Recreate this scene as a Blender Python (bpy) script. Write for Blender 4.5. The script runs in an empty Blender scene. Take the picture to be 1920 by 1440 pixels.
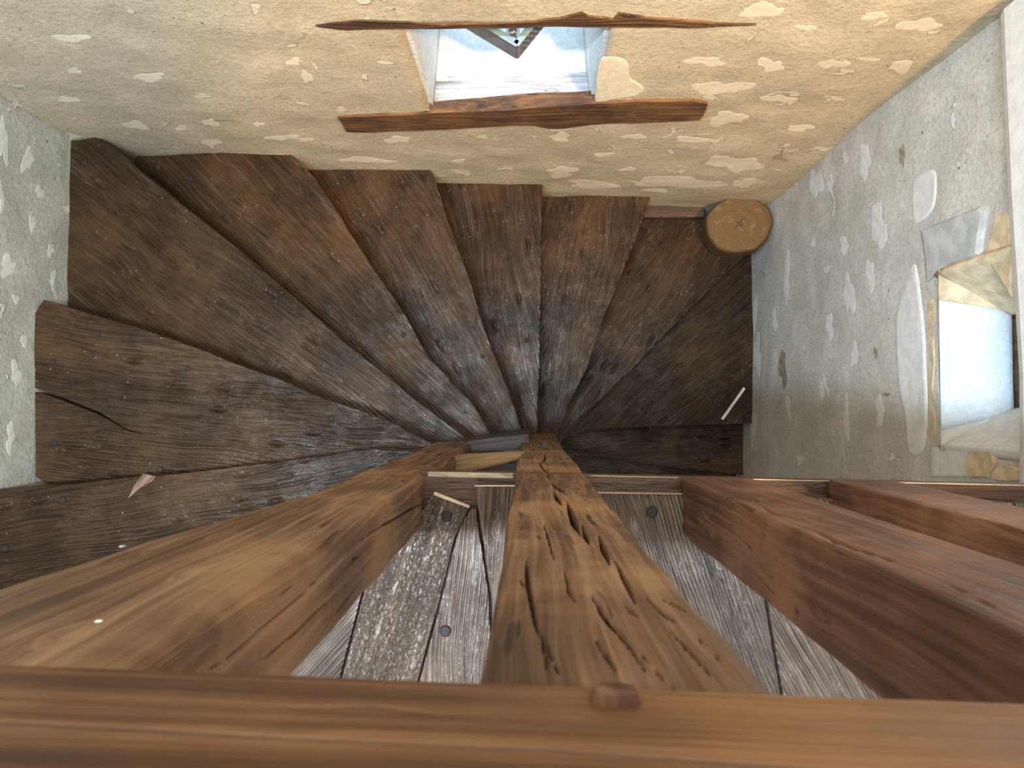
import bpy, bmesh, math, random
import numpy as np
from mathutils import Vector, Matrix, Quaternion, noise
random.seed(7)
S = bpy.context.scene
COL = S.collection
# ------------------------------------------------------------------ camera
CZ = 4.7                      # camera height over the lowest floor
F = 1442.0                    # focal length in pixels of the 1920 wide frame
cam_d = bpy.data.cameras.new('camera'); cam = bpy.data.objects.new('camera', cam_d); COL.objects.link(cam)
S.camera = cam
cam_d.sensor_width = 36; cam_d.lens = 36*F/1920; cam_d.clip_start = .02; cam_d.clip_end = 100
CAMQ = Vector((30, -40, -F)).normalized().rotation_difference(Vector((0, 0, -1)))
cam.rotation_mode = 'QUATERNION'; cam.rotation_quaternion = CAMQ; cam.location = (0, 0, CZ)
cam_d.dof.use_dof = True; cam_d.dof.focus_distance = 2.0; cam_d.dof.aperture_fstop = 13
# ------------------------------------------------------------------ world, lights, exposure
w = bpy.data.worlds.new('world'); S.world = w; w.use_nodes = True
w.node_tree.nodes['Background'].inputs[0].default_value = (.75, .88, 1, 1)
w.node_tree.nodes['Background'].inputs[1].default_value = 1.5
S.view_settings.view_transform = 'Standard'; S.view_settings.look = 'None'
S.view_settings.exposure = 0.0; S.view_settings.gamma = 1
S.view_settings.use_curve_mapping = False

def light(name, kind, loc, target, energy, color, size=None, sizey=None, **kw):
    d = bpy.data.lights.new(name, kind); o = bpy.data.objects.new(name, d); COL.objects.link(o)
    o.location = loc
    o.rotation_mode = 'QUATERNION'
    o.rotation_quaternion = (Vector(target)-Vector(loc)).to_track_quat('-Z', 'Y')
    d.energy = energy; d.color = color
    if kind == 'AREA':
        d.shape = 'RECTANGLE'; d.size = size; d.size_y = sizey or size
    for k, v in kw.items(): setattr(d, k, v)
    return o
# roof light over the well, slim strip parallel to the rail
light('roof_light', 'AREA', (-.75, -.245, CZ+1.5), (-.75, -.245, 0), 300, (.68, .83, 1.0), 1.4, .10)
# wide pale fill added over the stair to brighten the walls
light('wall_fill', 'AREA', (-.1, .50, CZ+1.5), (-.1, .50, 0), 38, (.88, .94, 1.0), 2.2, .8)
# warm lamp of the upper room, aimed at the back wall
light('ceiling_lamp', 'SPOT', (1.10, -.50, CZ+1.3), (.42, 1.05, CZ-1.95), 950, (1.0, .60, .22), spot_size=math.radians(40), spot_blend=.5, shadow_soft_size=.12)
# daylight arriving through the two windows
light('back_window_daylight', 'AREA', (-.06, 1.80, CZ-2.22), (-.06, 1.1, CZ-2.70), 6.5, (.66, .86, 1.0), .6, .4)
light('right_window_daylight', 'AREA', (1.62, -.02, CZ-1.75), (1.15, .06, CZ-2.3), 2.3, (.38, .72, 1.0), .35, .3)
# soft unseen fill added on the landing side, aimed at the stair walls
light('landing_fill', 'AREA', (-.4, -1.7, CZ+1.2), (-.1, .9, CZ-2.2), 34, (1.0, .95, .88), 1.6, .9)

# ------------------------------------------------------------------ projecting photo measurements on real planes
def ray(x, y): return CAMQ @ Vector((x-960, 720-y, -F))
def PD(x, y, depth):                     # at a measured height below the camera
    r = ray(x, y); return Vector((0, 0, CZ)) + r*(depth/-r.z)
def PY(x, y, Y):                         # on a vertical plane y = Y
    r = ray(x, y); return Vector((0, 0, CZ)) + r*(Y/r.y)
def PX(x, y, X):
    r = ray(x, y); return Vector((0, 0, CZ)) + r*(X/r.x)

# ------------------------------------------------------------------ object helpers
W = {}
def link(o, M=None, parent=None):
    COL.objects.link(o); M = M or Matrix.Identity(4); W[o] = M
    if parent is not None:
        o.parent = parent; o.matrix_basis = W[parent].inverted() @ M
    else: o.matrix_basis = M
    return o
def tag(o, label=None, cat=None, group=None, kind=None):
    for k, v in (('label', label), ('category', cat), ('group', group), ('kind', kind)):
        if v: o[k] = v
    return o
def empty(name, loc, label=None, cat=None, group=None, kind=None, parent=None):
    o = bpy.data.objects.new(name, None); link(o, Matrix.Translation(Vector(loc)), parent); o.empty_display_size = .1
    return tag(o, label, cat, group, kind)
def finish(name, bm, mat, M=None, parent=None, smooth=False):
    me = bpy.data.meshes.new(name); bm.normal_update(); bm.to_mesh(me); bm.free()
    me.materials.append(mat)
    if smooth:
        for p in me.polygons: p.use_smooth = True
    return link(bpy.data.objects.new(name, me), M, parent)

# ------------------------------------------------------------------ materials
class NT:
    def __init__(s, name):
        s.m = bpy.data.materials.new(name); s.m.use_nodes = True; s.t = s.m.node_tree; s.t.nodes.clear()
        s.out = s.t.nodes.new('ShaderNodeOutputMaterial'); s.b = s.t.nodes.new('ShaderNodeBsdfPrincipled')
        s.t.links.new(s.b.outputs[0], s.out.inputs[0])
    def n(s, typ, **kw):
        nd = s.t.nodes.new('ShaderNode'+typ)
        for k, v in kw.items():
            if k.startswith('i_'): nd.inputs[k[2:].replace('_', ' ')].default_value = v
            else: setattr(nd, k, v)
        return nd
    def l(s, a, b): s.t.links.new(a, b)
    def set(s, sock, v):
        if hasattr(v, 'is_output') or isinstance(v, bpy.types.NodeSocket): s.l(v, sock)
        else: sock.default_value = v
    def math(s, op, a, b=0.0, c=0.0, clamp=False):
        nd = s.n('Math', operation=op, use_clamp=clamp)
        for i, v in enumerate((a, b, c)): s.set(nd.inputs[i], v)
        return nd.outputs[0]
    def vmath(s, op, a, b=(0, 0, 0)):
        nd = s.n('VectorMath', operation=op); s.set(nd.inputs[0], a); s.set(nd.inputs[1], b); return nd.outputs[0]
    def noise(s, vec, scale, detail=4, rough=.55, dist=0, color=False):
        nd = s.n('TexNoise'); s.l(vec, nd.inputs['Vector'])
        nd.inputs['Scale'].default_value = scale; nd.inputs['Detail'].default_value = detail
        nd.inputs['Roughness'].default_value = rough; nd.inputs['Distortion'].default_value = dist
        return nd.outputs['Color' if color else 'Fac']
    def ramp(s, fac, stops, interp='LINEAR'):
        nd = s.n('ValToRGB'); s.set(nd.inputs[0], fac); cr = nd.color_ramp; cr.interpolation = interp
        while len(cr.elements) < len(stops): cr.elements.new(.5)
        for e, (p, c) in zip(cr.elements, stops):
            e.position = p; e.color = (*c, 1) if len(c) == 3 else c
        return nd.outputs[0]
    def mix(s, fac, a, b, mode='MIX'):
        nd = s.n('Mix', data_type='RGBA', blend_type=mode); s.set(nd.inputs[0], fac)
        s.set(nd.inputs[6], a if not isinstance(a, tuple) else (*a, 1) if len(a) == 3 else a)
        s.set(nd.inputs[7], b if not isinstance(b, tuple) else (*b, 1) if len(b) == 3 else b)
        return nd.outputs[2]
    def step(s, v, lo, hi):
        nd = s.n('MapRange', interpolation_type='SMOOTHSTEP'); s.set(nd.inputs[0], v)
        nd.inputs[1].default_value = lo; nd.inputs[2].default_value = hi; return nd.outputs[0]
    def bump(s, h, strength=1, dist=.01, normal=None):
        nd = s.n('Bump'); nd.inputs['Strength'].default_value = strength; nd.inputs['Distance'].default_value = dist
        s.set(nd.inputs['Height'], h)
        if normal is not None: s.l(normal, nd.inputs['Normal'])
        return nd.outputs[0]

def wood(name, dark, mid, light, axis='X', fine=140., relief=.002, rough=(.42, .6), swirl=.10, spec=.5, blotch=None, dust=.0, crossbump=0., varied=.5, checks=0., ridge=0.):
    t = NT(name)
    tc = t.n('TexCoord').outputs['Object']
    rnd = t.n('ObjectInfo').outputs['Random']
    off = t.n('CombineXYZ'); t.l(t.math('MULTIPLY', rnd, 37.), off.inputs[0]); t.l(t.math('MULTIPLY', rnd, 13.), off.inputs[1]); t.l(t.math('MULTIPLY', rnd, 5.), off.inputs[2])
    v = t.vmath('ADD', tc, off.outputs[0])
    def sc(along, across): return tuple(along if a == axis else across for a in 'XYZ')
    d = t.noise(t.vmath('MULTIPLY', v, sc(1.3, 3.6)), 1., 2, .5, 0, True)
    d = t.vmath('MULTIPLY', t.vmath('SUBTRACT', d, (.5, .5, .5)), (swirl*1.2,)*3)
    # knots pull the grain round themselves
    vo = t.n('TexVoronoi', feature='F1'); t.l(t.vmath('MULTIPLY', v, sc(1.7, 4.5)), vo.inputs['Vector'])
    sepc = t.n('SeparateColor'); t.l(vo.outputs['Color'], sepc.inputs[0])
    kn = t.math('MULTIPLY', t.math('SUBTRACT', 1.0, t.step(vo.outputs['Distance'], .0, .40)), t.math('GREATER_THAN', sepc.outputs[0], .80))
    kv = t.n('CombineXYZ')
    for i, a in enumerate('XYZ'):
        if a != axis: t.l(t.math('MULTIPLY', kn, swirl*.35), kv.inputs[i])
    vd = t.vmath('ADD', t.vmath('ADD', v, d), kv.outputs[0])
    g1 = t.noise(t.vmath('MULTIPLY', vd, sc(2.2, fine)), 1., 3, .6)
    g2 = t.noise(t.vmath('MULTIPLY', vd, sc(1.2, fine*.22)), 1., 4, .6)
    g3 = t.noise(t.vmath('MULTIPLY', vd, sc(12, fine*3)), 1., 2, .6)
    bl = t.noise(v, 3.2, 4, .6)
    bl2 = t.noise(v, 9., 5, .65)
    c = t.ramp(t.math('ADD', t.math('MULTIPLY', g1, .42), t.math('ADD', t.math('MULTIPLY', g2, .28), t.math('MULTIPLY', bl, .30))), [(.38, dark), (.5, mid), (.64, light)])
    if blotch: c = t.mix(t.math('MULTIPLY', t.step(bl, .48, .68), .75), c, t.mix(t.math('MULTIPLY', g1, 1.), blotch, light))
    c = t.mix(t.math('MULTIPLY', t.step(bl2, .5, .75), .32), c, dark)
    c = t.mix(t.math('MULTIPLY', t.step(kn, .8, 1.), .75), c, tuple(x*.4 for x in dark))
    hsv = t.n('HueSaturation'); t.l(c, hsv.inputs['Color'])
    t.l(t.math('ADD', 1-varied*.5, t.math('MULTIPLY', rnd, varied)), hsv.inputs['Value']); c = hsv.outputs[0]
    if dust:
        dv = t.n('TexVoronoi'); t.l(v, dv.inputs['Vector']); dv.inputs['Scale'].default_value = 26
        dm = t.math('MULTIPLY', t.math('LESS_THAN', dv.outputs['Distance'], .055), t.math('GREATER_THAN', t.noise(v, 5, 2), .50))
        dm = t.math('MULTIPLY', dm, t.math('GREATER_THAN', t.n('SeparateColor').outputs[0], -1))
        c = t.mix(t.math('MULTIPLY', dm, dust), c, (.45, .38, .28))
    chk = None
    if checks:
        chk = t.math('MULTIPLY', t.step(t.noise(t.vmath('MULTIPLY', vd, sc(5., 62)), 1., 2, .5), .66, .71), t.step(t.noise(v, 2.3, 2), .42, .58))
        c = t.mix(t.math('MULTIPLY', chk, checks), c, (.02, .01, .005))
    at = t.n('Attribute', attribute_name='crack'); c = t.mix(t.math('MULTIPLY', at.outputs['Fac'], .9, clamp=True), c, (.012, .007, .004))
    t.l(c, t.b.inputs['Base Color'])
    r = t.math('ADD', rough[0], t.math('MULTIPLY', t.step(t.math('ADD', t.math('MULTIPLY', bl2, .5), t.math('MULTIPLY', g1, .5)), .35, .65), rough[1]-rough[0]))
    t.l(r, t.b.inputs['Roughness']); t.b.inputs['Specular IOR Level'].default_value = spec
    h = t.math('ADD', t.math('MULTIPLY', t.step(g1, .35, .62), .7), t.math('ADD', t.math('MULTIPLY', g2, .6), t.math('MULTIPLY', g3, .15)))
    if ridge:
        wv = t.n('TexWave', wave_type='BANDS', bands_direction='Y' if axis != 'Y' else 'X'); t.l(t.vmath('MULTIPLY', vd, sc(.10, 1.)), wv.inputs[0])
        wv.inputs['Scale'].default_value = .314/ridge; wv.inputs['Distortion'].default_value = 5.; wv.inputs['Detail'].default_value = 3.; wv.inputs['Detail Scale'].default_value = .35
        h = t.math('ADD', t.math('MULTIPLY', h, .6), t.math('MULTIPLY', t.math('MULTIPLY', wv.outputs['Fac'], t.math('ADD', .35, t.step(bl2, .35, .6))), .75))
    if chk is not None: h = t.math('SUBTRACT', h, t.math('MULTIPLY', chk, .6 if ridge else 1.5))
    if crossbump: h = t.math('ADD', h, t.math('MULTIPLY', t.step(t.noise(t.vmath('MULTIPLY', v, sc(75, 150)), 1., 3, .6, .5), .36, .62), crossbump))
    t.l(t.bump(h, 1, relief), t.b.inputs['Normal'])
    return t.m

def plaster(name, base, lightc, stain, flake=.62, grit=.0016, warm=None):
    t = NT(name)
    v = t.n('TexCoord').outputs['Object']
    big = t.noise(v, 1.3, 3, .5); med = t.noise(v, 5, 6, .62, .4); fine = t.noise(v, 60, 5, .7); vf = t.noise(v, 230, 3, .6)
    fl = t.noise(v, 8.5, 3, .5, .9)
    c = t.mix(t.step(med, .35, .68), tuple(x*.78 for x in base), base)
    c = t.mix(t.math('MULTIPLY', t.step(big, .45, .65), .35), c, stain)
    c = t.mix(t.math('MULTIPLY', t.step(fine, .45, .62), .55), c, tuple(x*.62 for x in base))
    c = t.mix(t.math('MULTIPLY', t.step(vf, .50, .66), .35), c, lightc)
    fm = t.step(fl, flake, flake+.012); rim = t.math('MULTIPLY', t.step(fl, flake-.02, flake), t.math('SUBTRACT', 1.0, fm))
    c = t.mix(t.math('MULTIPLY', fm, .8), c, lightc)
    c = t.mix(t.math('MULTIPLY', rim, .45), c, tuple(x*.5 for x in base))
    # brown specks and scuffs
    sp = t.n('TexVoronoi'); t.l(t.vmath('ADD', v, t.vmath('MULTIPLY', t.noise(v, 25, 2, .5, 0, True), (.02, .02, .02))), sp.inputs['Vector']); sp.inputs['Scale'].default_value = 17
    sm = t.math('MULTIPLY', t.math('LESS_THAN', sp.outputs['Distance'], .085), t.step(t.noise(v, 3.7, 3), .47, .56))
    c = t.mix(t.math('MULTIPLY', sm, .75), c, (.12, .07, .03))
    sc = t.step(t.noise(v, 4.3, 6, .7, 1.2), .655, .70)
    c = t.mix(t.math('MULTIPLY', sc, .6), c, (.22, .14, .08))
    t.l(c, t.b.inputs['Base Color']); t.b.inputs['Roughness'].default_value = .92; t.b.inputs['Specular IOR Level'].default_value = .2
    h = t.math('ADD', t.math('MULTIPLY', fine, .6), t.math('ADD', t.math('MULTIPLY', vf, .35), t.math('ADD', t.math('MULTIPLY', fm, .55), t.math('MULTIPLY', med, 2.0))))
    t.l(t.bump(h, 1, grit*3), t.b.inputs['Normal'])
    return t.m

def plain(name, col, rough=.6, metal=0., spec=.5, n_scale=20, var=.25, relief=.0005, **kw):
    t = NT(name); v = t.n('TexCoord').outputs['Object']; n = t.noise(v, n_scale, 5, .6)
    t.l(t.mix(t.step(n, .35, .65), tuple(x*(1-var) for x in col), col), t.b.inputs['Base Color'])
    t.b.inputs['Roughness'].default_value = rough; t.b.inputs['Metallic'].default_value = metal; t.b.inputs['Specular IOR Level'].default_value = spec
    t.l(t.bump(n, 1, relief), t.b.inputs['Normal'])
    return t.m

M_TREAD = wood('tread_oak', (.013, .006, .0025), (.033, .016, .0062), (.070, .037, .015), relief=.0026, fine=190, rough=(.24, .44), spec=.42, checks=.25, ridge=.011, blotch=(.062, .026, .007), dust=.7, swirl=.12, varied=.35)
M_RISER = wood('riser_oak', (.02, .010, .005), (.05, .026, .012), (.09, .05, .024), relief=.001, fine=110)
M_PLANK = wood('landing_oak', (.026, .015, .010), (.072, .046, .031), (.15, .105, .076), relief=.0034, ridge=.007, fine=230, rough=(.30, .5), spec=.8, swirl=.07, varied=.2)
M_PLANKR = wood('rough_sawn_oak', (.032, .019, .012), (.085, .056, .038), (.17, .12, .085), relief=.0045, fine=100, rough=(.32, .5), spec=.8, crossbump=1.3, swirl=.05, varied=.2)
M_SILL = wood('sill_oak', (.035, .015, .008), (.060, .026, .013), (.10, .048, .025), relief=.0018, fine=110)
M_POST = wood('post_oak', (.045, .021, .010), (.125, .066, .034), (.25, .150, .083), axis='Z', relief=.0014, fine=110, rough=(.45, .7), blotch=(.27, .125, .042), swirl=.05, spec=.35, varied=.1, checks=.85)
M_POSTR = wood('red_oak', (.04, .016, .009), (.100, .043, .023), (.19, .098, .058), axis='Z', relief=.0009, fine=90, rough=(.45, .7), blotch=(.24, .10, .042), swirl=.06, spec=.35, varied=.2, checks=.7)
M_RAIL = wood('rail_oak', (.036, .014, .006), (.105, .046, .018), (.20, .100, .042), axis='Z', relief=.0006, fine=90, rough=(.4, .6), blotch=(.18, .08, .027), swirl=.02, spec=.35, varied=.0, checks=.6)
M_BEAM = wood('beam_oak', (.022, .009, .003), (.075, .030, .009), (.20, .095, .030), relief=.004, fine=90, rough=(.6, .8), blotch=(.17, .07, .018), checks=.8, swirl=.07, varied=.1)
M_BACK = plaster('ochre_plaster', (.58, .475, .32), (.71, .61, .45), (.52, .44, .32), flake=.655)
M_LEFT = plaster('lime_plaster', (.58, .55, .46), (.76, .73, .62), (.40, .36, .28), flake=.67)
M_RIGHT = plaster('grey_plaster', (.63, .58, .51), (.73, .70, .66), (.50, .42, .33), flake=.68)
M_UPPER = plaster('pale_plaster', (.55, .50, .42), (.66, .62, .55), (.45, .40, .33))
M_PATCHB = plain('cream_skim', (.72, .62, .45), .9, spec=.2, n_scale=35, var=.14, relief=.0012)
M_PATCHR = plain('grey_skim', (.70, .68, .64), .9, spec=.2, n_scale=30, var=.12, relief=.0012)
M_PATCHL = plain('pale_skim', (.74, .72, .61), .9, spec=.2, n_scale=35, var=.14, relief=.0012)
M_ORANGE = plain('ochre_skim', (.68, .53, .34), .9, spec=.2, n_scale=25, var=.3, relief=.002)
M_STAIN = plain('brown_stain', (.36, .29, .22), .9, spec=.2, n_scale=40, var=.4, relief=.002)
M_NICHE = plain('white_plaster', (.66, .70, .72), .85, spec=.3, n_scale=60, var=.12, relief=.004)
M_NAIL = plain('iron', (.012, .009, .008), .75, .0, n_scale=60)
M_LANT = plain('grey_metal', (.30, .29, .31), .4, .5, n_scale=40)
M_DARKW = wood('window_oak', (.05, .03, .016), (.11, .07, .04), (.2, .14, .085), axis='Z', fine=90, relief=.001)
M_SLIT_LIGHT = plain('slit_light_pale', (.85, .80, .68), .7)
M_WHITE = plain('chalk', (.8, .78, .7), .9)

def stump_mat():
    t = NT('end_grain'); v = t.n('TexCoord').outputs['Object']
    d = t.vmath('MULTIPLY', t.vmath('SUBTRACT', t.noise(v, 7, 3, .5, 0, True), (.5, .5, .5)), (.05, .05, .0))
    vd = t.vmath('ADD', v, d)
    wv = t.n('TexWave', wave_type='RINGS', rings_direction='Z'); t.l(vd, wv.inputs[0]); wv.inputs['Scale'].default_value = 26; wv.inputs['Distortion'].default_value = 1.2; wv.inputs['Detail'].default_value = 3
    n = t.noise(v, 22, 5, .65)
    c = t.mix(t.math('MULTIPLY', wv.outputs['Fac'], .55), (.125, .072, .028), (.075, .040, .014))
    c = t.mix(t.step(n, .5, .7), c, (.17, .105, .045))
    ln = t.n('VectorMath', operation='LENGTH'); t.l(t.vmath('MULTIPLY', vd, (1, 1, 0)), ln.inputs[0])
    c = t.mix(t.step(ln.outputs['Value'], .125, .16), c, (.10, .055, .02))
    at = t.n('Attribute', attribute_name='crack'); c = t.mix(at.outputs['Fac'], c, (.02, .012, .006))
    t.l(c, t.b.inputs['Base Color']); t.b.inputs['Roughness'].default_value = .75; t.b.inputs['Specular IOR Level'].default_value = .3
    t.l(t.bump(t.math('ADD', n, t.math('MULTIPLY', wv.outputs['Fac'], .3)), 1, .0015), t.b.inputs['Normal']); return t.m
M_STUMP = stump_mat()
def glass_mat(name, tint, glossy=.12):
    t = NT(name); tr = t.n('BsdfTransparent'); tr.inputs[0].default_value = (*tint, 1); gl = t.n('BsdfGlossy'); gl.inputs['Roughness'].default_value = .03
    mx = t.n('MixShader'); mx.inputs[0].default_value = glossy; t.l(tr.outputs[0], mx.inputs[1]); t.l(gl.outputs[0], mx.inputs[2]); t.l(mx.outputs[0], t.out.inputs[0]); return t.m
M_GLASS = glass_mat('window_glass', (.55, .80, .95)); M_BULB = glass_mat('bulb_glass', (.9, .9, .9), .3)

# ------------------------------------------------------------------ wall surfaces
XL, XR = -1.848, 1.225
ZT, ZB = CZ+1.55, 0.0
def yback(x): return 1.056 - .036*max(0, (x-.25)/.97) + .030*min(1, max(0, (-x-.1)/1.2))
def dis(a, z, seed):
    p = Vector((a*1.3, z*1.3, seed)); q = Vector((a*6, z*6, seed+9))
    return .016*noise.noise(p) + .005*noise.noise(q)
def S_back(a, z): return Vector((a, yback(a) - dis(a, z, 1.), z))
def S_left(a, z): return Vector((XL + dis(a, z, 4.), a, z))
def S_right(a, z): return Vector((XR + .03*max(0, (CZ-4.05)-z) - dis(a, z, 7.)*.8, a, z))
def hit(surf, x, y):
    """point of a wall (a, z) seen at a photo position"""
    if surf is S_back:
        p = PY(x, y, 1.05)
        for _ in range(6): p = PY(x, y, S_back(p.x, p.z).y)
        return p.x, p.z
    X = XL if surf is S_left else XR
    p = PX(x, y, X)
    for _ in range(6): p = PX(x, y, surf(p.y, p.z).x)
    return p.y, p.z
NRM = {S_back: Vector((0, -1, 0)), S_left: Vector((1, 0, 0)), S_right: Vector((-1, 0, 0))}

def lines(lo, hi, stepv, extra=()):
    n = max(1, round((hi-lo)/stepv)); L = [lo+(hi-lo)*i/n for i in range(n+1)]
    for e in extra:
        k = min(range(1, len(L)-1), key=lambda i: abs(L[i]-e)); L[k] = e
    return sorted(L)
def wall(name, surf, a0, a1, z0, z1, mat, hole=None, flip=False, st=.03):
    A = lines(a0, a1, st, hole[:2] if hole else ()); Z = lines(z0, z1, st, hole[2:] if hole else ())
    bm = bmesh.new(); g = [[bm.verts.new(surf(a, z)) for z in Z] for a in A]
    for i in range(len(A)-1):
        for j in range(len(Z)-1):
            if hole:
                ca, cz = (A[i]+A[i+1])/2, (Z[j]+Z[j+1])/2
                if hole[0] < ca < hole[1] and hole[2] < cz < hole[3]: continue
            q = [g[i][j], g[i+1][j], g[i+1][j+1], g[i][j+1]]
            bm.faces.new(q[::-1] if flip else q)
    bmesh.ops.delete(bm, geom=[v for v in bm.verts if not v.link_faces], context='VERTS')
    o = finish(name, bm, mat, None, None, True); tag(o, kind='structure')
    sm = o.modifiers.new('thickness', 'SOLIDIFY'); sm.thickness = .05; sm.offset = -1
    return o
# window opening measures (a range, z range)
BH = (-.355, .235, CZ-2.745, CZ-2.125)
RH = (-.13, .40, CZ-2.29, CZ-1.62)
def lab(o, label): o['label'] = label; return o
wall_back = lab(wall('wall_back', S_back, XL-.02, XR+.06, ZB, ZT, M_BACK, BH), 'ochre plastered wall behind the stair with a small deep window')
wall_left = lab(wall('wall_left', S_left, -2.6, 1.1, ZB, ZT, M_LEFT, None), 'grey lime plastered wall left of the stair')
wall_right = lab(wall('wall_right', S_right, -2.6, 1.1, ZB, ZT, M_RIGHT, RH, flip=True), 'grey patchy plastered wall with small window right of the stair')

def box_bm(bm, x0, x1, y0, y1, z0, z1, bev=0):
    vs = [bm.verts.new((x, y, z)) for x in (x0, x1) for y in (y0, y1) for z in (z0, z1)]
    fs = [(0, 1, 3, 2), (4, 6, 7, 5), (0, 4, 5, 1), (2, 3, 7, 6), (0, 2, 6, 4), (1, 5, 7, 3)]
    F_ = [bm.faces.new([vs[i] for i in f]) for f in fs]
    if bev: bmesh.ops.bevel(bm, geom=list({e for f in F_ for e in f.edges}), offset=bev, segments=2, profile=.5, affect='EDGES')
def box(name, x0, x1, y0, y1, z0, z1, mat, parent=None, bev=0, local=True):
    c = Vector(((x0+x1)/2, (y0+y1)/2, (z0+z1)/2)); bm = bmesh.new()
    box_bm(bm, x0-c.x, x1-c.x, y0-c.y, y1-c.y, z0-c.z, z1-c.z, bev)
    return finish(name, bm, mat, Matrix.Translation(c), parent)

tag(box('floor', XL-.02, XR+.06, -2.6, 1.1, -.06, 0, M_RISER), 'dark ground floor at the foot of the stair', kind='structure')
tag(box('ceiling', XL-.02, XR+.06, -2.65, 1.1, ZT, ZT+.06, M_UPPER), 'pale ceiling of the upper room', kind='structure')
tag(box('wall_front', XL-.02, XR+.06, -2.66, -2.6, ZB, ZT, M_UPPER), 'pale wall of the upper room behind the landing', kind='structure')

# ------------------------------------------------------------------ skim patches, stones and stains on the walls
def catmull(P, n=6):
    out = []; m = len(P)
    for i in range(m):
        p0, p1, p2, p3 = P[i-1], P[i], P[(i+1) % m], P[(i+2) % m]
        for k in range(n):
            t = k/n
            out.append(tuple(.5*(2*b+(c-a)*t+(2*a-5*b+4*c-d)*t*t+(3*b-a-3*c+d)*t**3) for a, b, c, d in zip(p0, p1, p2, p3)))
    return out
def patch(surf, pts, mat, parent, h=.004, name='plaster_patch', label=None, sharp=False):
    pts = [hit(surf, x, y) for x, y in pts]
    if not sharp: pts = catmull(pts, 5)
    ca = sum(p[0] for p in pts)/len(pts); cz = sum(p[1] for p in pts)/len(pts); nn = NRM[surf]
    base = surf(ca, cz); bm = bmesh.new()
    rings = []
    for f, hh in ((1.0, -.004), (1.0, h*.55), (.90, h), (.5, h)):
        rings.append([bm.verts.new(surf(ca+(a-ca)*f, cz+(z-cz)*f) + nn*hh - base) for a, z in pts])
    ctr = bm.verts.new(surf(ca, cz) + nn*h - base); n = len(pts)
    for r0, r1 in zip(rings, rings[1:]):
        for i in range(n): bm.faces.new((r0[i], r0[(i+1) % n], r1[(i+1) % n], r1[i]))
    for i in range(n): bm.faces.new((rings[-1][i], rings[-1][(i+1) % n], ctr))
    bmesh.ops.recalc_face_normals(bm, faces=bm.faces)
    o = finish(name, bm, mat, Matrix.Translation(base), parent, False)
    if label: o['label'] = label
    return o
def blob(surf, x, y, hw, hh, mat, parent, rnd, h=.004, **kw):
    n = 16; P = []; h = min(h, .0008); q1, q2, q3 = (rnd.uniform(0, 6.3) for _ in range(3))
    for i in range(n):
        a = 2*math.pi*i/n; r = .9+.22*math.sin(2*a+q1)+.16*math.sin(3*a+q2)+.14*math.sin(5*a+q3)+rnd.uniform(-.1, .1)
        P.append((x+hw*r*math.cos(a), y+hh*r*math.sin(a)))
    return patch(surf, P, mat, parent, h, **kw)
rp = random.Random(3)
for x, y, a, b in [(135,72,30,9),(280,145,35,7),(128,187,18,6),(255,235,26,8),(340,240,12,5),(395,230,18,6),(530,258,30,5),(573,262,12,4),(485,233,10,4),
    (550,116,17,6),(575,145,13,10),(745,262,27,6),(905,257,9,4),(685,300,48,6),(860,302,11,4),(140,133,15,5),(640,205,10,4),
    (1325,115,34,10),(1445,122,27,12),(1562,120,28,9),(1725,47,38,14),(1690,125,26,11),(1350,165,50,15),(1460,185,32,7),(1365,222,42,12),(1050,257,22,8),
    (1300,262,32,7),(1190,256,20,5),(1055,322,32,10),(1380,307,50,15),(1270,342,78,13),(1395,343,26,8),(1130,290,18,4),(1178,317,15,4),(1110,346,48,8),(1230,357,22,4),
    (1430,20,50,12),(1512,52,20,6),(1640,30,26,7),(1500,240,30,6)]:
    blob(S_back, x, y, a, b, M_PATCHB, wall_back, rp, .003)
patch(S_back, [(1127,112),(1160,108),(1178,120),(1182,145),(1207,165),(1190,180),(1150,186),(1118,190),(1118,160)], M_PATCHB, wall_back, .004)
for x, y, a, b in [(1530,345,11,30),(1557,345,5,20),(1622,300,12,30),(1585,296,6,10),(1647,425,15,46),(1582,460,8,16),(1550,505,5,8),(1632,515,9,28),(1525,455,3,10),
    (1475,525,6,44),(1592,550,10,42),(1452,600,5,20),(1415,590,4,34),(1555,612,8,24),(1420,665,7,34),(1602,665,8,20),(1412,805,5,38),(1587,785,6,38),(1500,862,5,12),(1650,770,9,28),(1478,760,4,24),(1540,730,5,20)]:
    blob(S_right, x, y, a, b, M_PATCHR, wall_right, rp, .003)
patch(S_right, [(1718,335),(1750,318),(1756,345),(1752,385),(1735,410),(1716,415),(1712,370)], M_PATCHR, wall_right, .004)
patch(S_right, [(1712,498),(1722,520),(1732,600),(1737,700),(1738,800),(1728,850),(1706,843),(1700,790),(1687,720),(1682,640),(1686,570)], M_PATCHR, wall_right, .006, label='long smooth grey trowel smear left of the window')
patch(S_right, [(1731,432),(1790,408),(1848,385),(1853,400),(1846,440),(1842,478),(1780,500),(1742,528),(1738,480)], plain('grey_stone', (.50,.50,.47), .9, n_scale=18, var=.25, relief=.003), wall_right, .014, 'stone_block', 'grey stone block above the window', True)
patch(S_right, [(1848,478),(1862,440),(1868,400),(1895,400),(1900,500),(1898,556)], M_ORANGE, wall_right, .006, 'plaster_patch', 'orange tinted plaster beside the window', True)
patch(S_right, [(1748,838),(1800,838),(1868,842),(1872,870),(1860,893),(1748,893)], M_PATCHR, wall_right, .006, 'stone_block', None, True)
patch(S_right, [(1818,846),(1866,846),(1873,868),(1858,895),(1822,895),(1812,875)], M_ORANGE, wall_right, .011, 'plaster_patch', 'ochre lump of plaster under the window', True)
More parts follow.
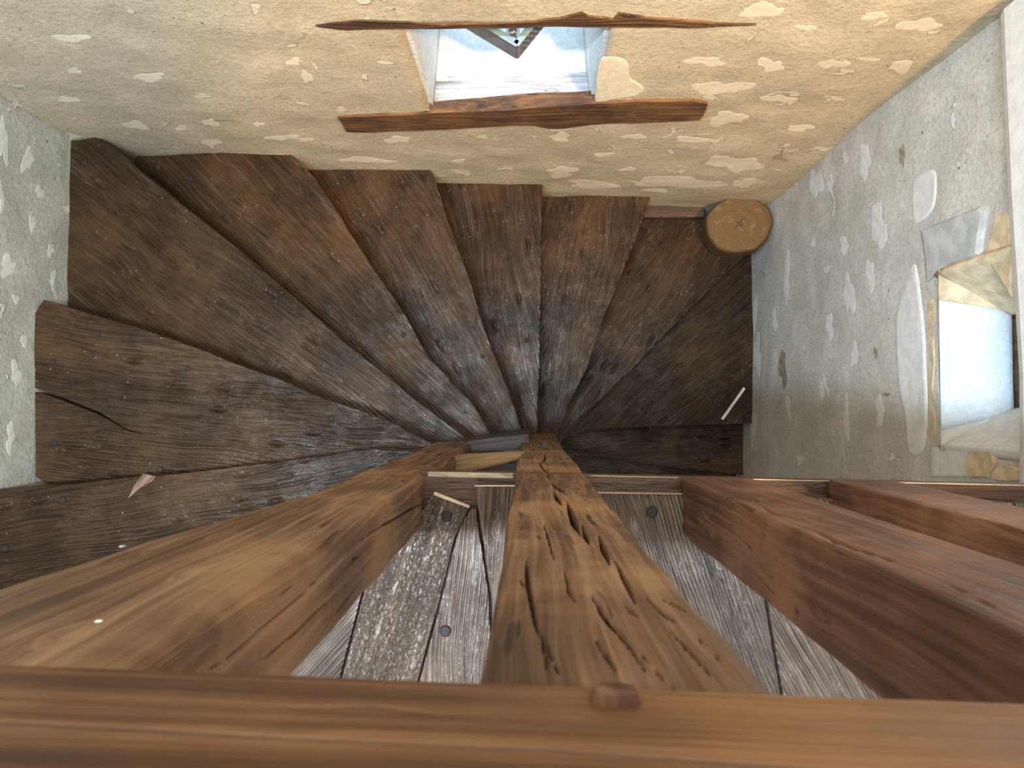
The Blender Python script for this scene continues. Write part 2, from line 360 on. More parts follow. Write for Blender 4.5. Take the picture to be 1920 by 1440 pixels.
patch(S_right, [(1866,884),(1885,872),(1918,880),(1925,900),(1870,900)], M_ORANGE, wall_right, .010, 'plaster_patch')
patch(S_right, [(1740,570),(1748,560),(1754,580),(1750,620),(1753,680),(1749,740),(1755,800),(1748,830),(1744,790),(1742,720),(1745,660),(1741,620)], M_ORANGE, wall_right, .003, 'plaster_patch', 'worn ochre edge of the window opening')
for x, y, a, b in [(1692,292,5,26),(1468,690,7,40),(1642,662,4,12),(1770,436,6,12),(1662,740,6,5)]:
    blob(S_right, x, y, a, b, M_STAIN, wall_right, rp, .0015, name='plaster_scar')
for x, y, a, b in [(6,262,9,50),(52,300,11,24),(75,360,8,12),(15,500,18,18),(3,372,5,30),(60,420,5,20),(95,470,6,14),(30,560,8,8),(30,700,10,24),(100,520,4,18),(20,820,9,30),(45,640,5,16)]:
    blob(S_left, x, y, a, b, M_PATCHL, wall_left, rp, .003)

# projecting plaster band at the right edge (underside hides the window head)
bandp = [(1876,28),(1883,200),(1892,400),(1903,560),(1911,700),(1912,800),(1911,930)]
bm = bmesh.new(); r1, r2, r3 = [], [], []
for x, y in bandp:
    p = PX(x, y, XR-.035)
    r1.append(bm.verts.new((XR+.02, p.y, p.z))); r2.append(bm.verts.new(p)); r3.append(bm.verts.new((XR-.045, p.y, p.z+.03)))
r4 = [bm.verts.new((XR-.045, v.co.y, ZT-.01)) for v in r3]
for A_, B_ in ((r1, r2), (r2, r3), (r3, r4)):
    for i in range(len(A_)-1): bm.faces.new((A_[i], A_[i+1], B_[i+1], B_[i]))
bmesh.ops.recalc_face_normals(bm, faces=bm.faces)
o = finish('plaster_band', bm, M_PATCHR, None, wall_right); o['label'] = 'smooth projecting plaster band over the window'

# ------------------------------------------------------------------ oriented plank from an outline
def resample(P, stepv, amp, seed):
    out = []; n = len(P)
    for i in range(n):
        a, b = P[i], P[(i+1) % n]; L = (b-a).length; k = max(1, int(L/stepv))
        d = (b-a)/max(L, 1e-6); nn = Vector((-d.y, d.x, 0))
        for j in range(k):
            t = j/k; p = a.lerp(b, t)
            if j: p = p + nn*amp*noise.noise(Vector((p.x*9, p.y*9, seed)))
            out.append(p)
    return out
def plank(name, P, thick, grain, mat, parent, bev=.005, seed=0., amp=.004, stepv=.03, dz=0.):
    """P: world outline of the top face; grain: world direction in plan"""
    P = resample([Vector(p) for p in P], stepv, amp, seed)
    c = sum(P, Vector())/len(P); ang = math.atan2(grain.y, grain.x)
    M = Matrix.Translation(c) @ Matrix.Rotation(ang, 4, 'Z'); Mi = M.inverted()
    bm = bmesh.new(); top = [bm.verts.new(Mi @ p) for p in P]
    f = bm.faces.new(top); bm.normal_update()
    if f.normal.z < 0: f.normal_flip()
    g = bmesh.ops.extrude_face_region(bm, geom=[f]); dn = [v for v in g['geom'] if isinstance(v, bmesh.types.BMVert)]
    bmesh.ops.translate(bm, verts=dn, vec=(0, 0, -thick))
    bmesh.ops.recalc_face_normals(bm, faces=bm.faces)
    te = [e for e in bm.edges if all(abs(v.co.z) < .5*thick+.001 and v.co.z > -thick*.4 for v in e.verts)]
    if bev: bmesh.ops.bevel(bm, geom=te, offset=bev, segments=2, profile=.6, affect='EDGES', clamp_overlap=True)
    bmesh.ops.triangulate(bm, faces=[q for q in bm.faces if len(q.verts) > 4])
    return finish(name, bm, mat, M, parent)
def nail(x, y, depth, r, parent, sq=False):
    p = PD(x, y, depth-.001); bm = bmesh.new(); n = 4 if sq else 9
    rr = [(1.0, -.006), (1.0, .001), (.75, .0035)]
    rings = [[bm.verts.new((r*f*math.cos(2*math.pi*i/n+.4)*(1+.1*math.sin(i*3)), r*f*math.sin(2*math.pi*i/n+.4), z)) for i in range(n)] for f, z in rr]
    for a, b in zip(rings, rings[1:]):
        for i in range(n): bm.faces.new((a[i], a[(i+1) % n], b[(i+1) % n], b[i]))
    bm.faces.new(rings[-1])
    return finish('nail', bm, M_NAIL, Matrix.Translation(p), parent)

# ------------------------------------------------------------------ the winding stair
stair = empty('winding_staircase', (0, .1, 0), 'old dark oak winding stair fanning round the central post between plastered walls', 'staircase')
RISE = .2
def D(k): return 2.44 + RISE*k
# each tread: (outline in photo coordinates on its own level, grain from-to)
T = {
 0: ([(790,895),(640,945),(300,1075),(-120,1215),(-420,1310),(-420,1400),(300,1350),(700,1000),(820,900)], ((800,868),(-120,1140))),
 1: ([(-140,932),(0,917),(125,909),(262,893),(272,886),(284,893),(400,881),(550,862),(650,847),(700,842),(760,845),(860,850),(860,900),(700,980),(300,1110),(-180,1240)], ((-100,1010),(800,860))),
 2: ([(82,562),(130,577),(250,612),(375,655),(450,685),(545,720),(600,745),(675,770),(750,800),(808,832),(900,850),(880,880),(500,900),(120,930),(66,893),(66,735),(110,748),(180,775),(240,808),(300,822),(238,805),(182,770),(112,743),(65,727),(50,600),(65,590)], ((66,760),(700,830))),
 3: ([(118,262),(130,263),(175,257),(190,260),(250,310),(350,390),(450,470),(525,535),(600,600),(650,645),(700,685),(755,730),(825,785),(880,828),(960,840),(920,870),(700,850),(450,750),(200,660),(128,600),(122,450)], ((130,300),(870,840))),
 4: ([(250,306),(256,292),(400,287),(545,289),(590,333),(625,385),(675,465),(715,525),(765,600),(800,665),(850,720),(882,752),(925,822),(990,840),(960,870),(830,850),(650,700),(450,530),(300,400)], ((380,280),(930,830))),
 5: ([(560,320),(680,314),(805,313),(820,350),(840,415),(875,510),(915,635),(958,745),(980,812),(1010,840),(960,860),(880,800),(780,690),(700,560),(600,400)], ((690,310),(980,820))),
 6: ([(800,342),(900,342),(1017,346),(1014,480),(1012,640),(1009,740),(1008,812),(1030,850),(980,850),(930,750),(860,550),(810,400)], ((915,340),(1000,820))),
 7: ([(990,371),(1100,366),(1223,362),(1207,408),(1180,480),(1130,600),(1100,690),(1065,760),(1046,812),(1050,850),(990,850),(985,600),(985,450)], ((1110,360),(1030,820))),
 8: ([(1170,410),(1250,410),(1420,409),(1420,455),(1402,475),(1350,523),(1250,623),(1180,697),(1100,772),(1056,815),(1040,850),(1030,830),(1080,680),(1140,550)], ((1320,400),(1040,830))),
 9: ([(1340,440),(1480,440),(1420,560),(1420,794),(1310,797),(1210,800),(1100,806),(1058,822),(1040,850),(1030,800),(1180,650)], ((1390,560),(1050,840))),
 10: ([(1000,740),(1420,740),(1418,893),(1310,882),(1200,868),(1110,854),(1070,850),(1020,850)], ((1400,840),(1040,830))),
 11: ([(1000,800),(1420,790),(1418,1080),(1250,1010),(1120,930),(1040,860)], ((1400,950),(1040,850))),
}
nails = {0: [], 1: [(118,937),(543,892),(10,1028),(300,880)], 2: [(100,679),(185,627),(352,692),(103,831),(622,785)], 3: [(469,524),(517,565),(370,498)], 4: [(357,336),(598,409),(757,628),(482,331)],
         5: [(864,572),(905,668)], 6: [(951,384),(987,638),(990,476)], 7: [(1167,450),(1038,392)], 8: [(1310,421),(1245,430)], 9: [(1340,560)], 10: [(1340,850)], 11: []}
def is_small(k): return .011 if k < 8 else .009
treads = {}
for k, (out, (g0, g1)) in T.items():
    d = D(k); P = [PD(x, y, d) for x, y in out]; g = PD(*g1, d)-PD(*g0, d)
    t = plank('tread', P, .042, g, M_TREAD, stair, .006, k*3.1, .003 if k == 2 else .005)
    treads[k] = t
    for x, y in nails[k]: nail(x, y, d, is_small(k), t)
# risers stand under each nosing, from the tread below
nose = {0: (0, 4), 1: (0, 11), 2: (0, 9), 3: (3, 13), 4: (4, 12), 5: (2, 8), 6: (2, 6), 7: (2, 8), 8: (4, 9), 9: (3, 7), 10: (2, 6)}
for k, (i0, i1) in nose.items():
    d = D(k); out = T[k][0]
    A_ = PD(*out[i0], d); B_ = PD(*out[i1], d); g = (B_-A_); g.z = 0; g.normalize(); nn = Vector((-g.y, g.x, 0))
    cen = sum((PD(x, y, d) for x, y in out), Vector())/len(out)
    if (cen-A_).dot(nn) < 0: nn = -nn
    mids = [PD(*out[i], d) for i in range(i0, i1+1)]
    inn = max(0, max((m-A_).dot(nn) for m in mids)) + .035
    a = A_ + nn*inn; b = B_ + nn*inn; L = (b-a).length; M = Matrix.Translation((a+b)/2 + Vector((0, 0, -.042-(RISE-.042)/2))) @ Matrix.Rotation(math.atan2(g.y, g.x), 4, 'Z')
    bm = bmesh.new(); box_bm(bm, -L/2, L/2, -.012, .012, -(RISE-.042)/2, (RISE-.042)/2-.001)
    finish('riser', bm, M_RISER, M, stair)
# the upper steps run on to the landing, out of the picture
for j in range(1, 5):
    z = CZ - D(0) + RISE*j; y0 = -.62-.26*j
    plank('tread', [(XL+.01, y0, z), (-.50, y0, z), (-.50, y0-.30, z), (XL+.01, y0-.30, z)], .042, Vector((1, 0, 0)), M_TREAD, stair, .006, j)
    box('riser', XL+.01, -.50, y0-.05, y0-.03, z-RISE, z-.043, M_RISER, stair)
# chip of pale wood where the edge of the upper tread is broken
o = blob_t = plank('broken_edge', [PD(*p, D(1)-.002) for p in ((268,888),(292,893),(285,903),(262,915),(240,935),(250,912))], .004, Vector((1, 1, 0)), wood('torn_oak', (.05,.024,.012), (.12,.065,.035), (.26,.17,.10), relief=.003, fine=60), treads[1], .001, 1., .002, .02)
o['label'] = 'pale torn wood on the broken tread edge'
# pale strip added on the deep tread for light showing through a slit
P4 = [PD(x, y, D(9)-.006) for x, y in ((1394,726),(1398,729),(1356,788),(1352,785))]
o = plank('slit_light_strip', P4, .005, P4[2]-P4[0], M_SLIT_LIGHT, None, .001, 0, .0005, .05)
tag(o, 'added pale strip for light through a slit in a deep tread beside the right wall', 'light strip')
# hairline joints of the boards on the deep tread are real raised strips
for p in (((1345,590),(1347,592),(1188,761),(1186,760)), ((1372,612),(1374,614),(1298,688),(1297,687))):
    q = [PD(x, y, D(9)-.0015) for x, y in p]
    plank('edge_strip', q, .003, q[2]-q[0], M_NAIL, treads[9], .0005, 2, .001, .05)

# ------------------------------------------------------------------ dense worn timbers (local Z along the length)
def timber(name, x0, x1, y0, y1, z0, z1, mat, parent, cracks=(), r=.010, amp=.003, dz=.008, nper=(60, 20), M=None, seed=0., taper=None, fine_from=None):
    """cracks: (side, [(a, z, halfwidth)...], depth); sides F(+y) R(+x) L(-x)"""
    per = []
    def side(p, q, n, s):
        for i in range(n):
            t = (i+.0)/n; per.append((p[0]+(q[0]-p[0])*t, p[1]+(q[1]-p[1])*t, s))
    nf, ns = nper
    side((x0+r, y1), (x1-r, y1), nf, 'F'); side((x1-r*.3, y1-r*.3), (x1-r*.3, y1-r*.3), 1, 'C')
    side((x1, y1-r), (x1, y0+r), ns, 'R'); side((x1-r*.3, y0+r*.3), (x1-r*.3, y0+r*.3), 1, 'C')
    side((x1-r, y0), (x0+r, y0), 10, 'B'); side((x0+r*.3, y0+r*.3), (x0+r*.3, y0+r*.3), 1, 'C')
    side((x0, y0+r), (x0, y1-r), ns, 'L'); side((x0+r*.3, y1-r*.3), (x0+r*.3, y1-r*.3), 1, 'C')
    Z = []; z = z0
    while z < z1-1e-6:
        Z.append(z); z += dz if (fine_from is None or z > fine_from) else dz*4
    Z.append(z1)
    cx, cy = (x0+x1)/2, (y0+y1)/2
    nrm = {'F': (0, 1), 'B': (0, -1), 'R': (1, 0), 'L': (-1, 0)}
    n = len(per); V = np.zeros((len(Z), n, 3)); C = np.zeros((len(Z), n))
    for j, z in enumerate(Z):
        for i, (px, py, s) in enumerate(per):
            v = Vector((px*9, py*9, z*2.2+seed)); a = amp*noise.noise(v) + amp*.45*noise.noise(Vector((px*45, py*45, z*9+seed)))
            if s == 'C':
                l = math.hypot(px-cx, py-cy); nx, ny = (px-cx)/l, (py-cy)/l; a -= amp*1.3*abs(noise.noise(Vector((px*30, py*30, z*6+seed))))
            else: nx, ny = nrm[s]
            tx, ty, sx = (*(taper(z) if taper else (0, 0)), 0)[:3]
            V[j, i] = (px+nx*a+tx*(px-cx)+sx, py+ny*a+ty, z)
    Zc = np.array(Z)
    for s, pl, dep in cracks:
        idx = [i for i, p in enumerate(per) if p[2] == s]
        Aa = np.array([per[i][0] if s == 'F' else per[i][1] for i in idx])[None, :]; ZZ = Zc[:, None]
        best = np.zeros((len(Z), len(idx)))
        for (a0, q0, w0), (a1, q1, w1) in zip(pl, pl[1:]):
            da, dq = a1-a0, q1-q0; L2 = da*da+dq*dq+1e-12
            t = np.clip(((Aa-a0)*da+(ZZ-q0)*dq)/L2, 0, 1); ww = np.maximum(w0+(w1-w0)*t, 1e-5)
            dist = np.hypot(Aa-(a0+t*da), ZZ-(q0+t*dq))
            best = np.maximum(best, np.clip(1.25-dist/ww, 0, 1))
        ax, sg = (1, 1) if s == 'F' else (0, 1 if s == 'R' else -1)
        for c_, i in enumerate(idx):
            V[:, i, ax] -= sg*dep*best[:, c_]; C[:, i] = np.maximum(C[:, i], best[:, c_])
    me = bpy.data.meshes.new(name); verts = V.reshape(-1, 3); m = len(Z)
    off = np.array([cx, cy, 0.0]); verts = verts-off
    faces = [(j*n+i, j*n+(i+1) % n, (j+1)*n+(i+1) % n, (j+1)*n+i) for j in range(m-1) for i in range(n)]
    faces = [f[::-1] for f in faces] + [tuple(range(n)), tuple((m-1)*n+i for i in range(n))[::-1]]
    me.from_pydata(verts.tolist(), [], faces)
    at = me.attributes.new('crack', 'FLOAT', 'POINT'); at.data.foreach_set('value', C.reshape(-1))
    for p in me.polygons: p.use_smooth = True
    me.materials.append(mat)
    return link(bpy.data.objects.new(name, me), (M or Matrix.Identity(4)) @ Matrix.Translation((cx, cy, 0)), parent)
def ck(side, plane, pts, dep=.012):
    out = []
    for x, y, wpx in pts:
        p = PY(x, y, plane) if side == 'F' else PX(x, y, plane)
        out.append((p.x if side == 'F' else p.y, p.z, wpx*(CZ-p.z)/F))
    out[0] = (*out[0][:2], out[0][2]*.3); out[-1] = (*out[-1][:2], out[-1][2]*.3)
    return (side, out, dep)

LZ = CZ-1.5                                  # landing floor level
RB = CZ-.362                                 # underside of the top rail
bal = empty('landing_balustrade', (.4, -.19, LZ), 'heavy rustic oak balustrade with thick square posts and worn top rail', 'balustrade')
YF = -.135
def cf(*p, dep=.012): return ck('F', YF, p, dep)
center_cracks = [cf((1022,850,1.2),(1021,862,2.5),(1012,870,2),(1022,882,2.5),(1031,897,1.5)), cf((1034,903,2),(1045,914,5),(1054,925,2)), cf((1038,922,2),(1046,936,5),(1053,948,3)),
  cf((1064,942,2),(1070,958,6),(1078,982,6),(1090,1004,2), dep=.02), cf((1091,982,2),(1099,1005,5),(1104,1018,1.5), dep=.02), cf((1122,1002,2),(1133,1032,6),(1143,1062,2), dep=.02),
  cf((1153,1052,2),(1172,1090,5),(1192,1135,1.5), dep=.02), cf((1019,978,1),(1027,1005,2),(1036,1042,1)), cf((1033,1006,1),(1039,1050,1)), cf((985,1040,1.5),(990,1095,4),(1005,1175,3),(1050,1272,2)),
  cf((1108,1118,2),(1135,1162,6),(1172,1208,3.5),(1218,1278,3)), cf((1213,1126,3),(1248,1160,4),(1262,1170,1)), cf((1236,1128,2),(1262,1138,4),(1284,1150,1)), cf((1172,1138,2),(1185,1152,4),(1198,1162,1)),
  cf((1118,1212,2),(1140,1245,3),(1162,1276,2)), cf((1058,1066,1),(1066,1110,2.5),(1082,1140,1)), cf((1254,1186,2),(1290,1225,3),(1335,1278,2)), cf((985,898,1),(1000,893,1.5),(1018,894,1)),
  cf((1012,1185,1),(1024,1240,2.5),(1030,1276,1.5)), cf((1000,915,1),(1008,935,1)), cf((1085,915,1),(1097,940,1)), cf((975,1085,2),(985,1098,4),(992,1100,1)), cf((1205,1240,2),(1240,1280,2)), cf((1300,1195,1),(1352,1250,2)), cf((1128,1170,1),(1150,1190,2))]
newel = timber('newel_post', -.026, .116, -.265, YF, .0, RB+.02, M_POST, bal, center_cracks, r=.010, amp=.004, dz=.006, nper=(110, 12), seed=2., fine_from=LZ-.1,
   taper=lambda z: (-.0 + .25*max(0, (LZ-.9-z)/1.5), 0))
newel['label'] = 'cracked central newel post running down the whole stair'
lp = timber('square_post', -.345, -.205, -.245, YF, CZ-2.84, RB+.02, M_POST, bal,
   [cf((470,952,1.5),(500,944,4),(540,938,1.5), dep=.008), ck('R', -.205, ((672,1016,1),(720,985,2.5),(782,952,3),(790,945,1))), ck('R', -.205, ((385,1258,2),(450,1215,3),(560,1120,2),(590,1090,1)), .008), ck('R', -.205, ((655,1062,1),(662,1050,4),(672,1045,2)), .008),
    cf((1,1150,2),(120,1105,4),(260,1050,1), dep=.004), ck('R', -.205, ((480,1250,2),(560,1180,3),(640,1100,1)), .006)],
   r=.014, amp=.0035, dz=.009, nper=(30, 40), seed=5., taper=lambda z: (lambda e: (e/.14, 0, -e/2))(.062*min(1, max(0, (1.15-(CZ-z))/.55))))
lp['label'] = 'square post left of the newel with worn corners'
p3 = timber('square_post', .300, .440, -.252, YF-.006, LZ-.02, RB+.02, M_POSTR, bal,
   [cf((1422,935,1.5),(1450,955,3),(1500,965,2),(1562,962,1.5), dep=.008), cf((1512,978,1.5),(1570,1006,4),(1640,1030,3),(1705,1052,1.5), dep=.012), cf((1700,1055,1),(1800,1095,3),(1915,1150,2), dep=.006),
    ck('L', .300, ((1488,1140,1),(1490,1150,5),(1492,1162,1)), .006), cf((1405,928,1),(1425,933,3),(1460,928,1), dep=.008), ck('L', .300, ((1425,965,2),(1428,998,1.5),(1430,1010,1)), .006)],
   r=.006, amp=.003, dz=.009, nper=(36, 36), seed=9.)
p3['label'] = 'reddish post right of the newel'
p4 = timber('square_post', .585, .722, -.196, YF-.012, LZ-.02, RB+.02, M_POSTR, bal, [cf((1660,925,1),(1720,930,2),(1800,945,1), dep=.008)], r=.006, amp=.003, dz=.012, nper=(24, 14), seed=14.)
p4['label'] = 'slimmer reddish post nearest the right wall'
# top rail, turned slightly in plan
ang = -.030
MR = Matrix.Translation((0, YF+.006, 0)) @ Matrix.Rotation(ang, 4, 'Z') @ Matrix(((0, 0, 1, 0), (0, 1, 0, 0), (-1, 0, 0, 0), (0, 0, 0, 1)))
# local x = -world z, local y = world y, local z = world x
rail_crack = []
for x, y, wv in ((-300,1376,2),(0,1383,4),(300,1388,3),(600,1394,4),(960,1399,5),(1300,1412,3),(1600,1420,3),(2100,1428,2)):
    p = MR.inverted() @ PY(x, y, YF+.006); rail_crack.append((p.x, p.z, max(.0015, wv*.5/F)))
rc2 = []
for x, y, wv in ((560,1338,2),(700,1330,4),(840,1345,2)):
    p = MR.inverted() @ PY(x, y, YF+.006); rc2.append((p.x, p.z, .0013))
rail = timber('top_rail', -(CZ-.245), -RB, -.125, 0, -.42, 1.2, M_RAIL, bal, [('F', rail_crack, .004), ('F', rc2, .003)], r=.003, amp=.0012, dz=.006, nper=(130, 8), M=MR, seed=20.)
# wooden peg through the rail into the newel
pp = PY(1153, 1322, YF+.003); bm = bmesh.new(); n = 18
prof = [(1.0, -.02), (1.0, .003), (.93, .006), (.75, .008), (.35, .0085)]
rings = [[bm.verts.new((.0108*f*math.copysign(abs(math.cos(2*math.pi*i/n))**.7, math.cos(2*math.pi*i/n))*(1+.05*math.sin(i*2.3)), y_, .0072*f*math.copysign(abs(math.sin(2*math.pi*i/n))**.7, math.sin(2*math.pi*i/n)))) for i in range(n)] for f, y_ in prof]
for a, b in zip(rings, rings[1:]):
    for i in range(n): bm.faces.new((a[i], a[(i+1) % n], b[(i+1) % n], b[i]))
bm.faces.new(rings[-1]); bmesh.ops.recalc_face_normals(bm, faces=bm.faces)
o = finish('peg', bm, wood('peg_oak', (.03,.012,.006), (.10,.045,.02), (.22,.12,.06), axis='Y', fine=60, relief=.001, rough=(.7, .85), spec=.2), Matrix.Translation(pp), rail, True)
# dark hole rim round the peg
bm = bmesh.new(); n = 20
ri = [bm.verts.new((.0104*math.cos(2*math.pi*i/n), .0006, .007*math.sin(2*math.pi*i/n))) for i in range(n)]
ro = [bm.verts.new((.0134*math.cos(2*math.pi*i/n)+.0008, .0004, .0086*math.sin(2*math.pi*i/n)*(1+.15*math.sin(i*2)))) for i in range(n)]
for i in range(n): bm.faces.new((ri[i], ri[(i+1) % n], ro[(i+1) % n], ro[i]))
bmesh.ops.recalc_face_normals(bm, faces=bm.faces)
finish('peg_hole', bm, plain('peg_hole', (.02, .01, .006), .9), Matrix.Translation(pp-Vector((0, .0015, 0))), rail)
# curb between the two long posts, closing the treads' narrow ends
bm_d = 2.78
o = plank('string_curb', [PD(x, y, bm_d) for x, y in ((872,828),(905,822),(950,817),(992,813),(996,846),(930,846),(876,850))], .9, Vector((1, .05, 0)), wood('curb_oak', (.014,.012,.014), (.035,.030,.036), (.08,.07,.08), fine=70, relief=.002, rough=(.35,.5)), bal, .012, 3., .003)
o['label'] = 'dark bluish worn curb between newel and left post'
# curved brace between them, a little higher
o = plank('curved_brace', [PD(x, y, 2.15) for x, y in ((815,868),(835,858),(875,852),(930,849),(985,847),(985,858),(935,872),(880,884),(820,886))], .05, Vector((1, .1, 0)), wood('brace_oak', (.06, .03, .010), (.17, .095, .035), (.30, .19, .08), fine=60, relief=.002), bal, .008, 6., .002)
o['label'] = 'curved orange brace between newel and left post'
# nails / dowels on posts
def stud(x, y, r, parent, mat):
    p = PY(x, y, YF+.002); bm = bmesh.new(); bmesh.ops.create_icosphere(bm, subdivisions=2, radius=r); bmesh.ops.scale(bm, vec=(1, .35, 1), verts=bm.verts)
    return finish('stud', bm, mat, Matrix.Translation(p), parent, True)
stud(230, 1024, .0035, lp, M_LANT)
stud(185, 1165, .0025, lp, M_WHITE)

# ------------------------------------------------------------------ the landing: sill, planks, trimmer
landing = tag(empty('floor', (.4, -.8, LZ-.04)), 'landing floor of weathered grey oak planks behind the balustrade', kind='structure')
sillm = M_SILL
s_ = .02
def sy(x): return -.1315 - .020*(x+.2)
o = plank('sill_board', [(-.215, sy(-.215), LZ-.04), (.2, sy(.2), LZ-.04), (.7, sy(.7), LZ-.04), (1.215, sy(1.215), LZ-.04), (1.215, -.27, LZ-.04), (-.215, -.27, LZ-.04)], .028, Vector((1, -.02, 0)), sillm, landing, .003, 8., .002, .04)
o['label'] = 'reddish sill board along the edge of the landing'
box('trimmer_beam', -.22, 1.215, -.30, -.175, LZ-.27, LZ-.07, M_RISER, landing, .006)
def pl(pts, mat, grain, dz=0., nl=(), rot=None, label=None, seed=0.):
    d = 1.5-dz; o = plank('floor_plank', [PD(x, y, d) for x, y in pts], .034, PD(*grain[1], d)-PD(*grain[0], d), mat, landing, .0025, seed, .0015, .03)
    for x, y, r in nl: nail(x, y, d, r, o)
    if label: o['label'] = label
    return o
pl(((742,985),(700,1060),(680,1105),(636,1275),(570,1560),(250,1560),(420,1280),(600,1010),(700,950)), M_PLANK, ((700,1100),(520,1290)), -.004, seed=1.)
pl(((812,924),(880,950),(853,1005),(822,1130),(783,1275),(720,1560),(575,1560),(640,1275),(684,1105),(745,990),(790,960)), M_PLANKR, ((850,1000),(760,1275)), .010, ((838,968,.011),), label='rough sawn plank with an obliquely cut end', seed=2.)
pl(((884,953),(893,955),(898,1000),(916,1115),(922,1290),(925,1560),(724,1560),(787,1275),(826,1130),(857,1005),(868,975)), M_PLANK, ((875,1000),(850,1270)), .002, ((835,1183,.0115),), seed=3.)
pl(((890,911),(1030,911),(1035,1560),(935,1560),(926,1290),(921,1115),(904,1000)), M_PLANK, ((930,1000),(905,1270)), .004, seed=4.)
pl(((1035,922),(1120,923),(1200,924),(1300,928),(1395,930),(1412,1000),(1437,1145),(1462,1295),(1500,1560),(1040,1560)), M_PLANK, ((1240,1010),(1330,1290)), .002, ((1222,960,.012),), seed=5.)
pl(((1400,930),(1500,933),(1640,938),(1660,1000),(1700,1300),(1740,1560),(1506,1560),(1468,1295),(1443,1145),(1418,1000)), M_PLANK, ((1450,1100),(1560,1290)), .0, seed=6.)
pl(((1645,938),(1780,940),(1900,943),(1980,1560),(1745,1560),(1705,1300)), M_PLANK, ((1700,950),(1760,1400)), .001, seed=7.)
pl(((1905,943),(2150,948),(2155,1560),(1985,1560)), M_PLANK, ((1900,950),(1990,1400)), .0, seed=8.)

M_PALE = wood('lit_edge_oak', (.22, .15, .09), (.42, .32, .22), (.62, .52, .40), fine=60, relief=.002)  # pale tone for worn wood and for painted light along front edges
def edge_strip(xa, xb, off, z, wid, parent, name='worn_lit_edge'):
    o = plank(name, [(xa, sy(xa)+off, z), (xb, sy(xb)+off, z), (xb, sy(xb)+off-wid, z), (xa, sy(xa)+off-wid, z)], .004, Vector((1, -.02, 0)), M_PALE, parent, .0008, 3.3, .0012, .02)
    o['label'] = 'pale worn front edge with its line of light painted in'
sill_o = [c for c in landing.children if c.name.startswith('sill_board')][0]
edge_strip(-.200, -.030, -.001, LZ-.0385, .010, sill_o); edge_strip(.125, .298, -.001, LZ-.0385, .0025, sill_o); edge_strip(.445, 1.2, -.001, LZ-.0385, .0025, sill_o)
for pts in (((890,910),(1030,910),(1030,912),(890,912)), ((1035,921),(1280,925),(1280,927.5),(1035,924)), ((815,922),(881,948),(879,953),(813,928))):  # pale strips paint the light caught on the plank ends
    d = 1.494 if pts[0][0] != 815 else 1.488
    plank('lit_cut_end', [PD(x, y, d) for x, y in pts], .004, Vector((1, 0, 0)), M_PALE, landing, .0004, 1., .0006, .03)
# ------------------------------------------------------------------ stump in the back right corner
sd = 3.80
sc_ = PD(1386, 420, sd); bm = bmesh.new(); n = 64; rr = .161
zb = (CZ-D(8)+.001)-sc_.z
lv = []
def srad(a): return 1 + .035*math.sin(a*2+.4) + .02*math.sin(a*5) + .012*math.sin(a*11+1)
prof = [(1.03, zb), (1.04, zb*.6), (1.03, zb*.2), (1.0, -.012), (.96, 0)] + [(f, .001*math.sin(f*40)) for f in (.9, .8, .7, .6, .5, .4, .3, .2, .1)]
lean = Vector((.018, .012, 0))
for f, z in prof:
    t = max(0, z/zb); lv.append([bm.verts.new((rr*f*srad(2*math.pi*i/n)*math.cos(2*math.pi*i/n)+lean.x*t*2, rr*.9*f*srad(2*math.pi*i/n)*math.sin(2*math.pi*i/n)+lean.y*t*2, z)) for i in range(n)])
for a, b in zip(lv, lv[1:]):
    for i in range(n): bm.faces.new((a[i], a[(i+1) % n], b[(i+1) % n], b[i]))
bm.faces.new(lv[-1]); bm.faces.new(lv[0][::-1]); bmesh.ops.recalc_face_normals(bm, faces=bm.faces)
o = finish('log_stump', bm, M_STUMP, Matrix.Translation(sc_), None, False)
tag(o, 'round sawn log end with drying cracks standing in the back right corner', 'log')
bm = bmesh.new()
for ang_, ln in ((.9, .05), (2.3, .035), (-.6, .045), (3.9, .06), (5.0, .03)):
    d_ = Vector((math.cos(ang_), math.sin(ang_), 0)); q = Vector((-d_.y, d_.x, 0))
    a = d_*.004; b = d_*ln + q*.006
    v = [bm.verts.new(a+q*.0022+Vector((0,0,.0018))), bm.verts.new(a-q*.0022+Vector((0,0,.0018))), bm.verts.new(b+Vector((0,0,.0018)))]
    bm.faces.new(v)
bmesh.ops.recalc_face_normals(bm, faces=bm.faces)
finish('drying_crack', bm, plain('crack_dark', (.02,.012,.006), .9), Matrix.Translation(sc_+Vector((.0,.0,.0005))), o)
# timber ledge between the tread and wall left of the stump
pa = PD(1212, 410, D(8)); pb = PD(1400, 409, D(8))
o = box('skirting_board', pa.x-.03, PD(1318, 410, D(8)).x, pa.y-.002, 1.05, CZ-D(8)-.02, CZ-D(8)+.035, M_SILL, stair, .003); o['label'] = 'pale skirting strip behind the tread by the log'

